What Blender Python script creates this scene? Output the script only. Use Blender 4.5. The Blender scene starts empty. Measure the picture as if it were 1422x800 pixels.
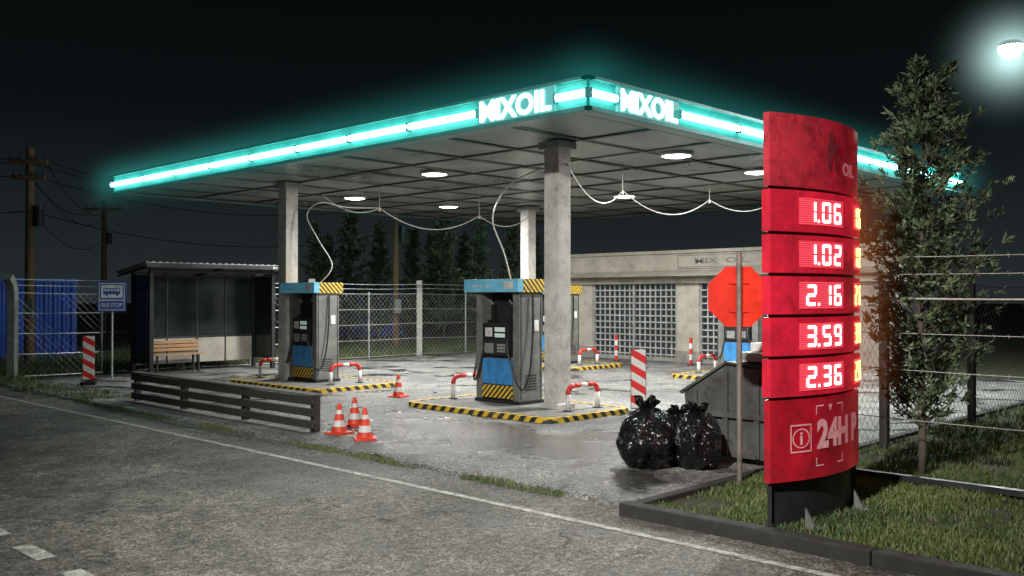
import bpy, bmesh, math, random
from mathutils import Vector, Matrix, noise
random.seed(7)
R=random.uniform
scene=bpy.context.scene
try:
    scene.view_settings.view_transform='Standard'; scene.view_settings.look='None'
    scene.view_settings.exposure=0
except Exception as e: print(e)
GLOW=True

# ------------------------------------------------------------------ materials
def nmat(name):
    m=bpy.data.materials.new(name); m.use_nodes=True
    nt=m.node_tree; b=nt.nodes['Principled BSDF']
    return m,nt,b
def N(nt,t,**k):
    n=nt.nodes.new(t)
    for a,v in k.items(): setattr(n,a,v)
    return n
def setin(n,i,v,nt):
    if isinstance(v,bpy.types.NodeSocket): nt.links.new(v,n.inputs[i])
    else:
        if isinstance(v,(tuple,list)) and len(v)==3 and n.inputs[i].type=='RGBA': v=(*v,1)
        n.inputs[i].default_value=v
def mix(nt,fac,a,b,blend='MIX'):
    n=N(nt,'ShaderNodeMix',data_type='RGBA',blend_type=blend)
    setin(n,0,fac,nt); setin(n,6,a,nt); setin(n,7,b,nt)
    return n.outputs[2]
def math_(nt,op,a,b=0.0,c=None):
    n=N(nt,'ShaderNodeMath',operation=op)
    setin(n,0,a,nt); setin(n,1,b,nt)
    if c is not None: setin(n,2,c,nt)
    return n.outputs[0]
def mrange(nt,v,a,b,c=0.0,d=1.0):
    n=N(nt,'ShaderNodeMapRange'); n.clamp=True
    setin(n,0,v,nt); n.inputs[1].default_value=a; n.inputs[2].default_value=b
    n.inputs[3].default_value=c; n.inputs[4].default_value=d
    return n.outputs[0]
def noise_(nt,co,scale,detail=5,rough=.6,dist=0):
    n=N(nt,'ShaderNodeTexNoise'); nt.links.new(co,n.inputs['Vector'])
    n.inputs['Scale'].default_value=scale; n.inputs['Detail'].default_value=detail
    n.inputs['Roughness'].default_value=rough; n.inputs['Distortion'].default_value=dist
    return n.outputs[0]
def bump(nt,b,h,strength=.3,dist=.02):
    n=N(nt,'ShaderNodeBump'); n.inputs['Strength'].default_value=strength; n.inputs['Distance'].default_value=dist
    nt.links.new(h,n.inputs['Height']); nt.links.new(n.outputs[0],b.inputs['Normal'])
def objco(nt): return N(nt,'ShaderNodeTexCoord').outputs['Object']

def pm(name,col,rough=.6,metal=0,var=.3,vs=2.5,fine=35,bs=.15,grime=0.0,grimecol=(.03,.028,.022),em=None,es=0):
    m,nt,b=nmat(name); co=objco(nt)
    n1=noise_(nt,co,vs,6); n2=noise_(nt,co,fine,3)
    f=mrange(nt,n1,.3,.7,1-var,1+var*.5)
    c=mix(nt,1.0,col,f,'MULTIPLY')
    if grime>0:
        g=mrange(nt,noise_(nt,co,vs*2.3,8,.75,.6),.5,.68,0,grime)
        c=mix(nt,g,c,grimecol)
    nt.links.new(c,b.inputs['Base Color'])
    r=mrange(nt,n1,.3,.7,max(.03,rough-.12),min(1,rough+.12)); nt.links.new(r,b.inputs['Roughness'])
    b.inputs['Metallic'].default_value=metal
    bump(nt,b,n2,bs,.01)
    if em:
        b.inputs['Emission Color'].default_value=(*em,1); b.inputs['Emission Strength'].default_value=es
    return m
def emis(name,col,s):
    m,nt,b=nmat(name)
    b.inputs['Base Color'].default_value=(*[min(1,c) for c in col],1)
    b.inputs['Emission Color'].default_value=(*col,1); b.inputs['Emission Strength'].default_value=s
    return m
def stripes(name,c1,c2,d,freq,worn=.35,rough=.6):
    m,nt,b=nmat(name); co=objco(nt)
    n=N(nt,'ShaderNodeVectorMath',operation='DOT_PRODUCT'); nt.links.new(co,n.inputs[0]); n.inputs[1].default_value=d
    fr=math_(nt,'FRACT',math_(nt,'MULTIPLY',n.outputs['Value'],freq))
    s=math_(nt,'GREATER_THAN',fr,.5)
    c=mix(nt,s,c1,c2)
    g=mrange(nt,noise_(nt,co,9,8,.75),.5,.66,0,worn)
    c=mix(nt,g,c,(.13,.12,.10))
    nt.links.new(c,b.inputs['Base Color']); b.inputs['Roughness'].default_value=rough
    bump(nt,b,noise_(nt,co,40,3),.15,.01)
    return m

M_concrete=pm('column_concrete',(.60,.59,.56),.8,var=.35,vs=1.8,fine=25,bs=.4,grime=.65,grimecol=(.20,.18,.15))
M_post=pm('fence_concrete',(.34,.35,.32),.85,vs=4,grime=.4)
M_ceil=pm('ceiling_panel',(.33,.35,.35),.35,var=.55,vs=.5,grime=.3,grimecol=(.12,.12,.11),bs=.05)
M_joint=pm('ceiling_joint',(.03,.033,.033),.5,.2)
M_dark=pm('dark_metal',(.03,.032,.034),.5,.3,vs=3)
M_black=pm('black_rubber',(.012,.012,.012),.5)
M_white=pm('white_paint',(.70,.70,.68),.5,vs=6,grime=.4,grimecol=(.3,.28,.24))
M_red=pm('red_paint',(.60,.025,.022),.45,vs=6,grime=.35)
M_orange=pm('cone_red',(.72,.055,.025),.5,vs=9,grime=.4,grimecol=(.2,.06,.04))
M_grey=pm('grey_metal',(.20,.205,.20),.5,.35,vs=4,grime=.4,fine=18)
M_bin=pm('dumpster_metal',(.12,.125,.125),.45,.35,vs=2.5,grime=.7,fine=14,bs=.3,grimecol=(.04,.03,.022))
M_ltgrey=pm('light_grey_metal',(.42,.43,.43),.45,.4,vs=4,grime=.35)
M_pump=pm('pump_grey',(.19,.195,.185),.55,.1,vs=3,grime=.65,grimecol=(.06,.055,.05))
M_blue=pm('pump_blue',(.05,.26,.60),.4,vs=5,grime=.5,grimecol=(.03,.06,.1))
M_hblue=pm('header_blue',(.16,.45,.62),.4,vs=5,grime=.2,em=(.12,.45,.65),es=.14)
M_cont=pm('container_blue',(.006,.07,.45),.5,.1,vs=1,grime=.25)
M_wood=pm('weathered_wood',(.05,.047,.04),.75,vs=5,fine=60,bs=.5,grime=.6)
M_woodlt=pm('weathered_wood_top_lit',(.15,.14,.12),.75,vs=5,fine=60,bs=.5,grime=.6)  # same wood made paler: light on the rail top put into the colour
M_bench=pm('bench_wood',(.45,.27,.14),.55,vs=8,fine=70)
M_pole=pm('pole_wood',(.16,.095,.045),.85,vs=6,fine=50,bs=.5,grime=.4)
M_cream=pm('wall_cream',(.47,.44,.375),.8,vs=1.2,grime=.55,grimecol=(.20,.17,.13))
M_cream2=pm('wall_grey',(.30,.29,.26),.85,vs=1.5,grime=.5)
M_roofc=pm('roof_dark',(.04,.045,.045),.7)
M_glass=pm('dark_glass',(.02,.03,.03),.12,0,var=.4,vs=1,bs=.02)
M_wire=pm('galvanised_wire',(.50,.52,.51),.45,.5,vs=1)
M_wiredk=pm('dark_wire',(.05,.05,.045),.6,.3,vs=1)
M_cable=pm('white_cable',(.55,.55,.52),.5)
M_yb=stripes('hazard_yellow_black',(.72,.47,.03),(.02,.02,.02),(1,1,.9),4.2,.7)
M_ybs=stripes('hazard_small',(.72,.47,.03),(.02,.02,.02),(1,1,1),9,.35)
M_rw=stripes('red_white_board',(.75,.75,.73),(.70,.02,.02),(.72,-.72,1.2),3.2,.25)
m,nt,b=nmat('bin_bag_plastic'); co=objco(nt)
b.inputs['Base Color'].default_value=(.006,.006,.007,1); b.inputs['Roughness'].default_value=.16
rn=math_(nt,'ABSOLUTE',math_(nt,'SUBTRACT',noise_(nt,co,4,2,.5,1.8),.5))
r2=math_(nt,'ABSOLUTE',math_(nt,'SUBTRACT',noise_(nt,co,9,2,.5,1.2),.5))
bump(nt,b,math_(nt,'ADD',math_(nt,'MULTIPLY',rn,1.5),math_(nt,'MULTIPLY',r2,.5)),.8,.10); M_bag=m

def asphalt(name,c0,c1,wet=0):
    m,nt,b=nmat(name); co=objco(nt)
    big=noise_(nt,co,.35,6,.65,.4); med=noise_(nt,co,2.2,7,.75,.3); fine=noise_(nt,co,38,3,.85); f2=noise_(nt,co,14,4,.75)
    c=mix(nt,mrange(nt,big,.36,.64),c0,c1)
    c=mix(nt,1.0,c,mrange(nt,med,.34,.68,.5,1.5),'MULTIPLY')
    c=mix(nt,1.0,c,mrange(nt,fine,.38,.64,.12,2.1),'MULTIPLY')
    c=mix(nt,1.0,c,mrange(nt,f2,.36,.66,.45,1.6),'MULTIPLY')
    v=N(nt,'ShaderNodeTexVoronoi',feature='DISTANCE_TO_EDGE'); v.inputs['Scale'].default_value=.55
    nv=N(nt,'ShaderNodeTexNoise'); nt.links.new(co,nv.inputs['Vector']); nv.inputs['Scale'].default_value=1.7; nv.inputs['Detail'].default_value=6
    add=N(nt,'ShaderNodeVectorMath',operation='MULTIPLY_ADD'); nt.links.new(nv.outputs['Color'],add.inputs[0]); add.inputs[1].default_value=(1.1,1.1,0); nt.links.new(co,add.inputs[2])
    nt.links.new(add.outputs[0],v.inputs['Vector'])
    crk=mrange(nt,v.outputs['Distance'],.001,.007,1,0)
    crk=math_(nt,'MULTIPLY',crk,mrange(nt,noise_(nt,co,.6,2),.52,.62))
    c=mix(nt,math_(nt,'MULTIPLY',crk,.8),c,(.012,.012,.011))
    rough=mrange(nt,med,.3,.7,.5,.85)
    h=math_(nt,'ADD',math_(nt,'MULTIPLY',fine,.5),math_(nt,'MULTIPLY',f2,.7))
    h=math_(nt,'SUBTRACT',h,crk)
    if wet:
        if wet==1:
            s=N(nt,'ShaderNodeSeparateXYZ'); nt.links.new(co,s.inputs[0])
            dx=math_(nt,'ABSOLUTE',math_(nt,'SUBTRACT',s.outputs[0],9.6)); dy=math_(nt,'ABSOLUTE',math_(nt,'SUBTRACT',s.outputs[1],9.0))
            bias=math_(nt,'MULTIPLY',mrange(nt,dx,.2,2.0,.19,0),mrange(nt,dy,1.8,4.6,1,0))
            pn=math_(nt,'ADD',noise_(nt,co,.6,7,.65,.8),bias); lo,hi,ws=.525,.595,.88
        else:
            pn=noise_(nt,co,.33,8,.7,.8); lo,hi,ws=.50,.68,.5
        w=mrange(nt,pn,lo,hi)
        c=mix(nt,math_(nt,'MULTIPLY',w,ws),c,(.02,.019,.018))
        rough=mix(nt,math_(nt,'MULTIPLY',w,ws+.1),rough,(.22,.22,.22))
        h=math_(nt,'MULTIPLY',h,math_(nt,'SUBTRACT',1.0,math_(nt,'MULTIPLY',w,.5*ws+.1)))
    nt.links.new(c,b.inputs['Base Color']); nt.links.new(rough,b.inputs['Roughness'])
    bump(nt,b,h,.95,.045)
    return m
M_road=asphalt('road_asphalt',(.075,.071,.062),(.175,.166,.145),2)
M_fore=asphalt('forecourt_concrete',(.11,.11,.106),(.26,.26,.247),1)
M_isl=pm('island_concrete',(.22,.22,.21),.8,vs=3,grime=.6,fine=30,bs=.4)
m,nt,b=nmat('road_paint'); co=objco(nt)
g=mrange(nt,noise_(nt,co,11,9,.85),.42,.56,.08,.92)
nt.links.new(mix(nt,g,(.52,.52,.49),(.12,.115,.105)),b.inputs['Base Color']); b.inputs['Roughness'].default_value=.7
M_line=m
m,nt,b=nmat('grass_soil'); co=objco(nt)
nt.links.new(mix(nt,mrange(nt,noise_(nt,co,1.3,8,.7),.35,.65),(.020,.025,.011),(.045,.05,.02)),b.inputs['Base Color'])
b.inputs['Roughness'].default_value=.95; bump(nt,b,noise_(nt,co,20,6,.7),1,.05); M_soil=m
def leafmat(name,c1,c2,sc=1.5):
    m,nt,b=nmat(name); co=objco(nt)
    nt.links.new(mix(nt,mrange(nt,noise_(nt,co,sc,5),.35,.65),c1,c2),b.inputs['Base Color'])
    b.inputs['Roughness'].default_value=.6
    return m
M_grass=leafmat('grass_blade',(.035,.075,.018),(.11,.145,.04),.9)
M_grass2=leafmat('grass_dry',(.11,.12,.045),(.18,.17,.08),2)
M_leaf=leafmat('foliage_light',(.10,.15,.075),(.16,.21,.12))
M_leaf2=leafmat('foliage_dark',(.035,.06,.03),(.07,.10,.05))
M_bark=pm('bark',(.10,.08,.06),.9,vs=8,fine=60,bs=.6)

# ------------------------------------------------------------------ mesh builder
class MB:
    def __init__(s): s.v=[];s.f=[];s.mi=[];s.sm=[];s.mats=[]
    def mat(s,m):
        if m not in s.mats: s.mats.append(m)
        return s.mats.index(m)
    def add(s,vs,fs,m,smooth=False,M=None):
        o=len(s.v); k=s.mat(m)
        for v in vs: s.v.append(tuple(M@Vector(v)) if M else tuple(v))
        for f in fs: s.f.append([i+o for i in f]); s.mi.append(k); s.sm.append(smooth)
    def box(s,x0,y0,z0,x1,y1,z1,m,M=None):
        vs=[(x0,y0,z0),(x1,y0,z0),(x1,y1,z0),(x0,y1,z0),(x0,y0,z1),(x1,y0,z1),(x1,y1,z1),(x0,y1,z1)]
        s.add(vs,[(0,3,2,1),(4,5,6,7),(0,1,5,4),(1,2,6,5),(2,3,7,6),(3,0,4,7)],m,False,M)
    def cyl(s,p0,p1,r0,r1,n,m,M=None,smooth=True,cap=True):
        p0=Vector(p0);p1=Vector(p1);d=(p1-p0)
        if d.length<1e-6: return
        d.normalize(); a=d.orthogonal().normalized(); b=d.cross(a)
        vs=[]
        for p,r in((p0,r0),(p1,r1)):
            for i in range(n):
                t=2*math.pi*i/n; vs.append(p+(a*math.cos(t)+b*math.sin(t))*r)
        fs=[(i,(i+1)%n,n+(i+1)%n,n+i) for i in range(n)]
        s.add(vs,fs,m,smooth and n>4,M)
        if cap: s.add(vs,[tuple(range(n))[::-1],tuple(range(n,2*n))],m,False,M)
    def tube(s,pts,r,n,m,M=None,r1=None):
        pts=[Vector(p) for p in pts]; L=len(pts); vs=[]; a=None
        for i,p in enumerate(pts):
            d=(pts[min(i+1,L-1)]-pts[max(i-1,0)]).normalized()
            if a is None: a=d.orthogonal().normalized()
            else:
                a=(a-d*a.dot(d)); a=a.normalized() if a.length>1e-5 else d.orthogonal().normalized()
            b=d.cross(a); rr=r if r1 is None else r+(r1-r)*i/(L-1)
            for k in range(n):
                t=2*math.pi*(k+.5)/n; vs.append(p+(a*math.cos(t)+b*math.sin(t))*rr)
        fs=[(i*n+k,i*n+(k+1)%n,(i+1)*n+(k+1)%n,(i+1)*n+k) for i in range(L-1) for k in range(n)]
        fs+= [tuple(range(n))[::-1],tuple(range((L-1)*n,L*n))]
        s.add(vs,fs,m,n>4,M)
    def lathe(s,prof,c,n,m,M=None,smooth=True):
        vs=[(c[0]+r*math.cos(2*math.pi*k/n),c[1]+r*math.sin(2*math.pi*k/n),c[2]+z) for r,z in prof for k in range(n)]
        fs=[(i*n+k,i*n+(k+1)%n,(i+1)*n+(k+1)%n,(i+1)*n+k) for i in range(len(prof)-1) for k in range(n)]
        s.add(vs,fs,m,smooth,M)
    def prism(s,poly,fn,d0,d1,m,M=None):
        n=len(poly); vs=[fn(a,b,d0) for a,b in poly]+[fn(a,b,d1) for a,b in poly]
        fs=[tuple(range(n))[::-1],tuple(range(n,2*n))]+[(i,(i+1)%n,n+(i+1)%n,n+i) for i in range(n)]
        s.add(vs,fs,m,False,M)
    def text(s,txt,w,h,fn,m,off=.0,depth=.01,M=None,bold=.02):
        c=bpy.data.curves.new('t','FONT'); c.body=txt; c.offset=bold; c.resolution_u=3
        o=bpy.data.objects.new('t',c); scene.collection.objects.link(o); bpy.context.view_layer.update()
        me=bpy.data.meshes.new_from_object(o)
        if len(me.vertices):
            xs=[v.co.x for v in me.vertices]; ys=[v.co.y for v in me.vertices]
            x0,x1,y0,y1=min(xs),max(xs),min(ys),max(ys)
            vs=[fn(((v.co.x-x0)/(x1-x0)-.5)*w,((v.co.y-y0)/(y1-y0)-.5)*h,off) for v in me.vertices]
            s.add(vs,[tuple(p.vertices) for p in me.polygons],m,False,M)
        bpy.data.objects.remove(o); bpy.data.meshes.remove(me); bpy.data.curves.remove(c)
    def build(s,name,loc=(0,0,0),bevel=0,parent=None,recalc=True,rot=0):
        me=bpy.data.meshes.new(name+'_mesh')
        me.from_pydata(s.v,[],s.f)
        for m in s.mats: me.materials.append(m)
        me.polygons.foreach_set('material_index',s.mi); me.polygons.foreach_set('use_smooth',s.sm)
        if recalc:
            bm=bmesh.new(); bm.from_mesh(me); bmesh.ops.recalc_face_normals(bm,faces=bm.faces); bm.to_mesh(me); bm.free()
        me.update()
        o=bpy.data.objects.new(name,me); scene.collection.objects.link(o)
        o.location=loc; o.rotation_euler[2]=rot
        if bevel:
            b=o.modifiers.new('bevel','BEVEL'); b.width=bevel; b.segments=2; b.limit_method='ANGLE'; b.angle_limit=math.radians(50)
        if parent: o.parent=parent
        return o
def empty(name,loc=(0,0,0)):
    e=bpy.data.objects.new(name,None); e.location=loc; scene.collection.objects.link(e); e.empty_display_size=.3
    return e
def light(name,kind,loc,energy,col,parent=None,**k):
    l=bpy.data.lights.new(name,kind); l.energy=energy; l.color=col
    for a,v in k.items(): setattr(l,a,v)
    o=bpy.data.objects.new(name,l); o.location=loc; scene.collection.objects.link(o)
    if parent: o.parent=parent
    return o
def sag(p0,p1,s,n=12):
    p0=Vector(p0);p1=Vector(p1)
    return [p0.lerp(p1,i/n)-Vector((0,0,s*4*(i/n)*(1-i/n))) for i in range(n+1)]

# ------------------------------------------------------------------ ground
b=MB(); b.add([(-300,-300,-.06),(300,-300,-.06),(300,300,-.06),(-300,300,-.06)],[(0,1,2,3)],M_soil); b.build('ground')
b=MB(); b.add([(-6,-120,-.05),(7.42,-120,-.05),(7.42,160,-.05),(-6,160,-.05)],[(0,1,2,3)],M_road); b.build('road')
b=MB()
b.add([(6.56,-60,-.046),(6.65,-60,-.046),(6.65,120,-.046),(6.56,120,-.046)],[(0,1,2,3)],M_line)
y=-30.0
while y<80:
    b.add([(2.70,y,-.046),(2.85,y,-.046),(2.85,y+.55,-.046),(2.70,y+.55,-.046)],[(0,1,2,3)],M_line); y+=1.02
b.build('road_markings')
b=MB(); pts=[];yy=5.42
while yy<24.6:
    pts.append((7.40+.16*noise.noise(Vector((yy*1.3,3,0)))+.07*noise.noise(Vector((yy*6,1,0))),yy)); yy+=.12
n=len(pts); vs=[]
for x,y in pts: vs+= [(x-.06,y,-.052),(x,y,-.012),(x+.12,y,0.0),(24.6,y,0.0)]
fs=[]
for i in range(n-1):
    for k in range(3): fs.append((i*4+k,i*4+k+1,(i+1)*4+k+1,(i+1)*4+k))
b.add(vs,fs,M_fore); b.build('forecourt_pavement',recalc=False)
b=MB(); b.box(7.2,-40,-.055,60,5.3,.0,M_soil)
b.build('grass_verge')
b=MB(); b.box(3,24.62,-.055,60,90,-.005,M_soil); b.build('grass_field')
M_kerb=pm('kerb_dark',(.022,.022,.021),.9,vs=3,grime=.6,grimecol=(.05,.048,.04))
b=MB(); yk=5.42
while yk>-12:
    b.box(7.04+R(-.006,.006),yk-2.39,-.06,7.2,yk,.075+R(-.006,.006),M_kerb); yk-=2.4
xk=7.2
while xk<24:
    b.box(xk,5.3,-.06,xk+2.39,5.42+R(-.006,.006),.05+R(-.006,.006),M_kerb); xk+=2.4
b.build('kerb',bevel=.012)
M_grit=pm('loose_grit',(.12,.11,.09),.9)
b=MB()
for _ in range(2600):
    if R(0,1)<.6: x=7.35+abs(random.gauss(0,.35)); z=.001
    else: x=7.15-abs(random.gauss(0,.35)); z=-.049
    y=R(5.5,24); s_=R(.004,.014)
    p=[(x+R(-s_,s_),y+R(-s_,s_),z+R(0,s_)) for _ in range(4)]
    b.add(p,[(0,1,2),(0,2,3),(0,3,1),(1,3,2)],M_grit)
b.build('gravel',recalc=False)

def grass(name,areas,mats):
    b=MB(); k=[b.mat(m) for m in mats]
    for (x0,x1,y0,y1,z,n,h) in areas:
        for i in range(n):
            x=R(x0,x1);y=R(y0,y1)
            d=noise.noise(Vector((x*.9,y*.9,0)))+.5*noise.noise(Vector((x*3,y*3,4)))
            if d<R(-.6,.08): continue
            hh=h*R(.4,1.1)*(1+.7*d); a=R(0,6.283); w=R(.004,.008)*(1+h*2); l=R(.1,.7)*hh; a2=R(0,6.283)
            dx,dy=math.cos(a)*w,math.sin(a)*w; lx,ly=math.cos(a2)*l,math.sin(a2)*l
            o=len(b.v)
            b.v+=[(x-dx,y-dy,z),(x+dx,y+dy,z),(x+dx*.7+lx*.35,y+dy*.7+ly*.35,z+hh*.6),(x-dx*.7+lx*.35,y-dy*.7+ly*.35,z+hh*.6),(x+lx,y+ly,z+hh)]
            b.f+=[[o,o+1,o+2,o+3],[o+3,o+2,o+4]]; m=k[0] if R(0,1)<.75 else k[1]; b.mi+=[m,m]; b.sm+=[False,False]
    return b.build(name,recalc=False)
grass('grass',[(7.25,11,1.2,5.25,0,42000,.075),(11,16,1.5,5.25,0,22000,.10),(16,26,0,5.25,0,14000,.15),(11,16,-1.5,1.5,0,7000,.1),(9,13,-1,1.2,0,5000,.09),
   (5.5,8.2,23.5,26,-.03,9000,.13),(8,26,24.6,27,-.01,26000,.22),(8,30,27,34,-.01,16000,.25)],[M_grass,M_grass2])
areas=[]
yy=5.6
while yy<24:
    if noise.noise(Vector((yy*.8,9,0)))>-.1: areas.append((7.22,7.44,yy,yy+.25,-.045,120,.045))
    yy+=.25
areas+=[(7.35,8.4,18.5,24.5,-.005,3500,.07)]
grass('verge_weeds',areas,[M_grass,M_grass2])

# ------------------------------------------------------------------ canopy
CX0,CX1,CY0,CY1,CZ=10.35,25.3,8.5,24.45,4.70
can=empty('gas_station_canopy',(0,0,0))
b=MB(); b.box(CX0+.10,CY0+.10,4.76,CX1-.10,CY1-.10,5.08,M_dark); b.build('roof_deck',parent=can)
b=MB(); nx,ny=8,10
for i in range(nx):
    for j in range(ny):
        x0=CX0+.35+(CX1-CX0-.7)*i/nx; x1=CX0+.35+(CX1-CX0-.7)*(i+1)/nx
        y0=CY0+.35+(CY1-CY0-.7)*j/ny; y1=CY0+.35+(CY1-CY0-.7)*(j+1)/ny
        t=[R(-.008,.008) for _ in range(4)]; g=.03
        vs=[(x0+g,y0+g,4.715+t[0]),(x1-g,y0+g,4.715+t[1]),(x1-g,y1-g,4.715+t[2]),(x0+g,y1-g,4.715+t[3])]
        vs+=[(a,c,4.75) for a,c,_ in vs]
        b.add(vs,[(0,3,2,1),(0,1,5,4),(1,2,6,5),(2,3,7,6),(3,0,4,7)],M_ceil)
for i in range(nx+1):
    x=CX0+.35+(CX1-CX0-.7)*i/nx; b.box(x-.05,CY0+.335,4.69,x+.05,CY1-.335,4.70,M_joint)
for j in range(ny+1):
    y=CY0+.35+(CY1-CY0-.7)*j/ny; b.box(CX0+.335,y-.05,4.684,CX1-.335,y+.05,4.689,M_joint)
for (a,c,d,e) in((CX0+.05,CY0+.05,CX0+.33,CY1-.05),(CX1-.33,CY0+.05,CX1-.05,CY1-.05),(CX0+.335,CY0+.05,CX1-.335,CY0+.33),(CX0+.335,CY1-.33,CX1-.335,CY1-.05)):
    b.box(a,c,4.675,d,e,4.755,M_ceil)
b.build('ceiling_panels',parent=can)
M_fas=pm('fascia_teal_glow',(.08,.36,.34),.4,vs=2,em=(.01,.34,.31),es=.35,bs=.03)  # teal emission stands in for tube light spread over the board
M_trim=pm('fascia_trim',(.10,.28,.27),.4,.3,vs=2,bs=.03)
M_neon=emis('neon_tube',(.42,1.0,.93),9.0)
M_letter=emis('letter_glow',(.8,1.0,.98),4)
b=MB(); t=MB()
def side(ax,pos,out,a0,a1,gaps):
    def bx(B,o0,o1,s0,s1,z0,z1,m):
        p0,p1=pos+out*o0,pos+out*o1
        if ax=='y': B.box(min(p0,p1),s0,z0,max(p0,p1),s1,z1,m)
        else: B.box(s0,min(p0,p1),z0,s1,max(p0,p1),z1,m)
    bx(b,-.05,-.02,a0+.02,a1-.02,4.715,5.10,M_fas)
    bx(b,-.10,.05,a0-.05,a1+.05,5.102,5.145,M_trim)
    bx(b,-.048,.03,a0-.03,a1+.03,4.655,4.713,M_trim)
    s=a0+.0
    edges=[]
    for (g0,g1) in gaps: edges.append((s,g0)); s=g1
    edges.append((s,a1))
    for (e0,e1) in edges:
        k=max(1,round((e1-e0)/1.75))
        for i in range(k):
            q0=e0+(e1-e0)*i/k+.035; q1=e0+(e1-e0)*(i+1)/k-.035
            if ax=='y': t.cyl((pos+out*.03,q0,4.90),(pos+out*.03,q1,4.90),.055,.055,8,M_neon)
            else: t.cyl((q0,pos+out*.03,4.90),(q1,pos+out*.03,4.90),.055,.055,8,M_neon)
            for q in(q0-.035,q1+.035):
                bx(b,-.02,.06,q-.018,q+.018,4.83,4.97,M_trim)
side('y',CX0,-1,CY0,CY1,[(9.10,10.75)])
side('x',CY0,-1,CX0,CX1,[(10.98,12.60)])
side('y',CX1,1,CY0,CY1,[]); side('x',CY1,1,CX0,CX1,[])
b.build('fascia',parent=can); t.build('neon_tubes',parent=can)
b=MB()
b.text('MIXOIL',1.50,.33,lambda u,v,d:(CX0-.045-d,9.925-u,4.905+v),M_letter,bold=.03)
b.text('MIXOIL',1.46,.33,lambda u,v,d:(11.79+u,CY0-.045-d,4.905+v),M_letter,bold=.03)
M_lback=pm('letter_backboard',(.15,.32,.32),.4,em=(.06,.50,.46),es=.5)
b.box(CX0-.03,9.12,4.715,CX0+.019,10.73,5.10,M_lback); b.box(11.0,CY0-.03,4.715,12.58,CY0+.019,5.10,M_lback)
b.build('fascia_letters',parent=can)
for (x,y) in((12.3,10.8),(12.3,19.25),(20.6,19.25),(20.6,10.8)):
    b=MB(); b.box(-.165,-.165,0,.165,.165,4.60,M_concrete); b.box(-.24,-.24,4.55,.24,.24,4.682,M_ceil); b.box(-.22,-.22,0,.22,.22,.16,M_concrete)
    b.build('column',(x,y,0),bevel=.015,parent=can)
M_lens=emis('lamp_lens',(1,1,.96),20)
LCOL=(1.0,.995,.95)
for (x,y) in((13.5,15.4),(15.3,20.7),(18.7,20.7),(14.9,10.1),(20.0,15.2),(18.1,10.2)):
    b=MB(); b.lathe([(.33,0.02),(.34,-.03),(.30,-.06),(.27,-.055)],(0,0,0),28,M_ltgrey)
    b.lathe([(.27,-.05),(.15,-.075),(.001,-.08)],(0,0,0),28,M_lens)
    o=b.build('ceiling_lamp',(x,y,4.70),parent=can)
    l=light('ceiling_lamp_light','AREA',(x,y,4.60),350,LCOL,can,shape='DISK',size=.5)

b=MB()
hooks=[(15.6,11.9,4.2),(18.9,11.9,4.25),(17.36,18.0,4.15),(14.5,18.6,4.2)]
for x,y,z in hooks:
    b.cyl((x,y,4.7),(x,y,z),.01,.01,5,M_cable); b.cyl((x,y,z-.08),(x,y,z),.03,.03,6,M_cable)
def cab(p0,p1,s,m=M_cable,r=.012): b.tube(sag(p0,p1,s,14),r,5,m)
cab((12.35,10.62,4.3),hooks[0],.45); cab(hooks[0],hooks[1],.42); cab(hooks[1],(20.4,10.9,4.35),.3)
b.tube([Vector(p) for p in((20.4,10.7,4.3),(19.9,9.9,3.4),(19.4,9.2,2.7),(19.0,8.6,2.3))],.012,5,M_cable)
cab((20.5,19.1,4.4),hooks[2],.3); cab(hooks[2],hooks[3],.45); cab(hooks[3],(13.0,18.9,4.45),.25)
def loop(pts):
    P=[Vector(p) for p in pts]; out=[]
    for i in range(len(P)-1):
        p0=P[max(i-1,0)];p1=P[i];p2=P[i+1];p3=P[min(i+2,len(P)-1)]
        for k in range(6):
            t=k/6; out.append(.5*((2*p1)+(p2-p0)*t+(2*p0-5*p1+4*p2-p3)*t*t+(3*p1-p0-3*p2+p3)*t**3))
    out.append(P[-1]); return out
b.tube(loop([(12.4,12.0,2.25),(12.3,12.1,2.8),(12.6,12.7,3.5),(12.9,12.6,4.1),(13.0,12.0,4.35),(12.7,11.3,4.3),(12.4,10.95,4.3)]),.015,5,M_cable)
b.tube(loop([(12.4,18.2,2.25),(12.6,17.9,2.7),(12.5,18.3,3.3),(12.45,18.7,3.9),(12.7,18.5,4.2),(13.5,18.6,4.15),(14.5,18.6,4.2)]),.015,5,M_cable)
b.build('hanging_cables',parent=can)

# ------------------------------------------------------------------ islands
for (x0,x1,y0,y1) in((11.0,13.2,9.8,13.45),(11.1,13.5,16.4,20.0),(19.4,21.7,16.4,20.0),(19.4,21.7,9.8,13.45)):
    b=MB(); w=.14; X=x1-x0;Y=y1-y0
    def ring(cx,r,off):
        out=[]
        for (ax,ay,a0) in((X-r,r,-90),(X-r,Y-r,0),(r,Y-r,90),(r,r,180)):
            for k in range(5):
                a=math.radians(a0+k*22.5); out.append((ax+(r-off)*math.cos(a),ay+(r-off)*math.sin(a)))
        return out
    o=ring(0,.3,0); i=ring(0,.3,w); n=len(o)
    vs=[(a,c,0) for a,c in o]+[(a,c,.09) for a,c in o]+[(a,c,.09) for a,c in i]+[(a,c,.078) for a,c in i]
    fs=[(r*n+k,r*n+(k+1)%n,(r+1)*n+(k+1)%n,(r+1)*n+k) for r in range(3) for k in range(n)]
    b.add(vs,fs,M_yb); b.add([(a,c,.078) for a,c in i],[tuple(range(n))],M_isl)
    b.build('pump_island',(x0,y0,0),bevel=.012)

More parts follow.
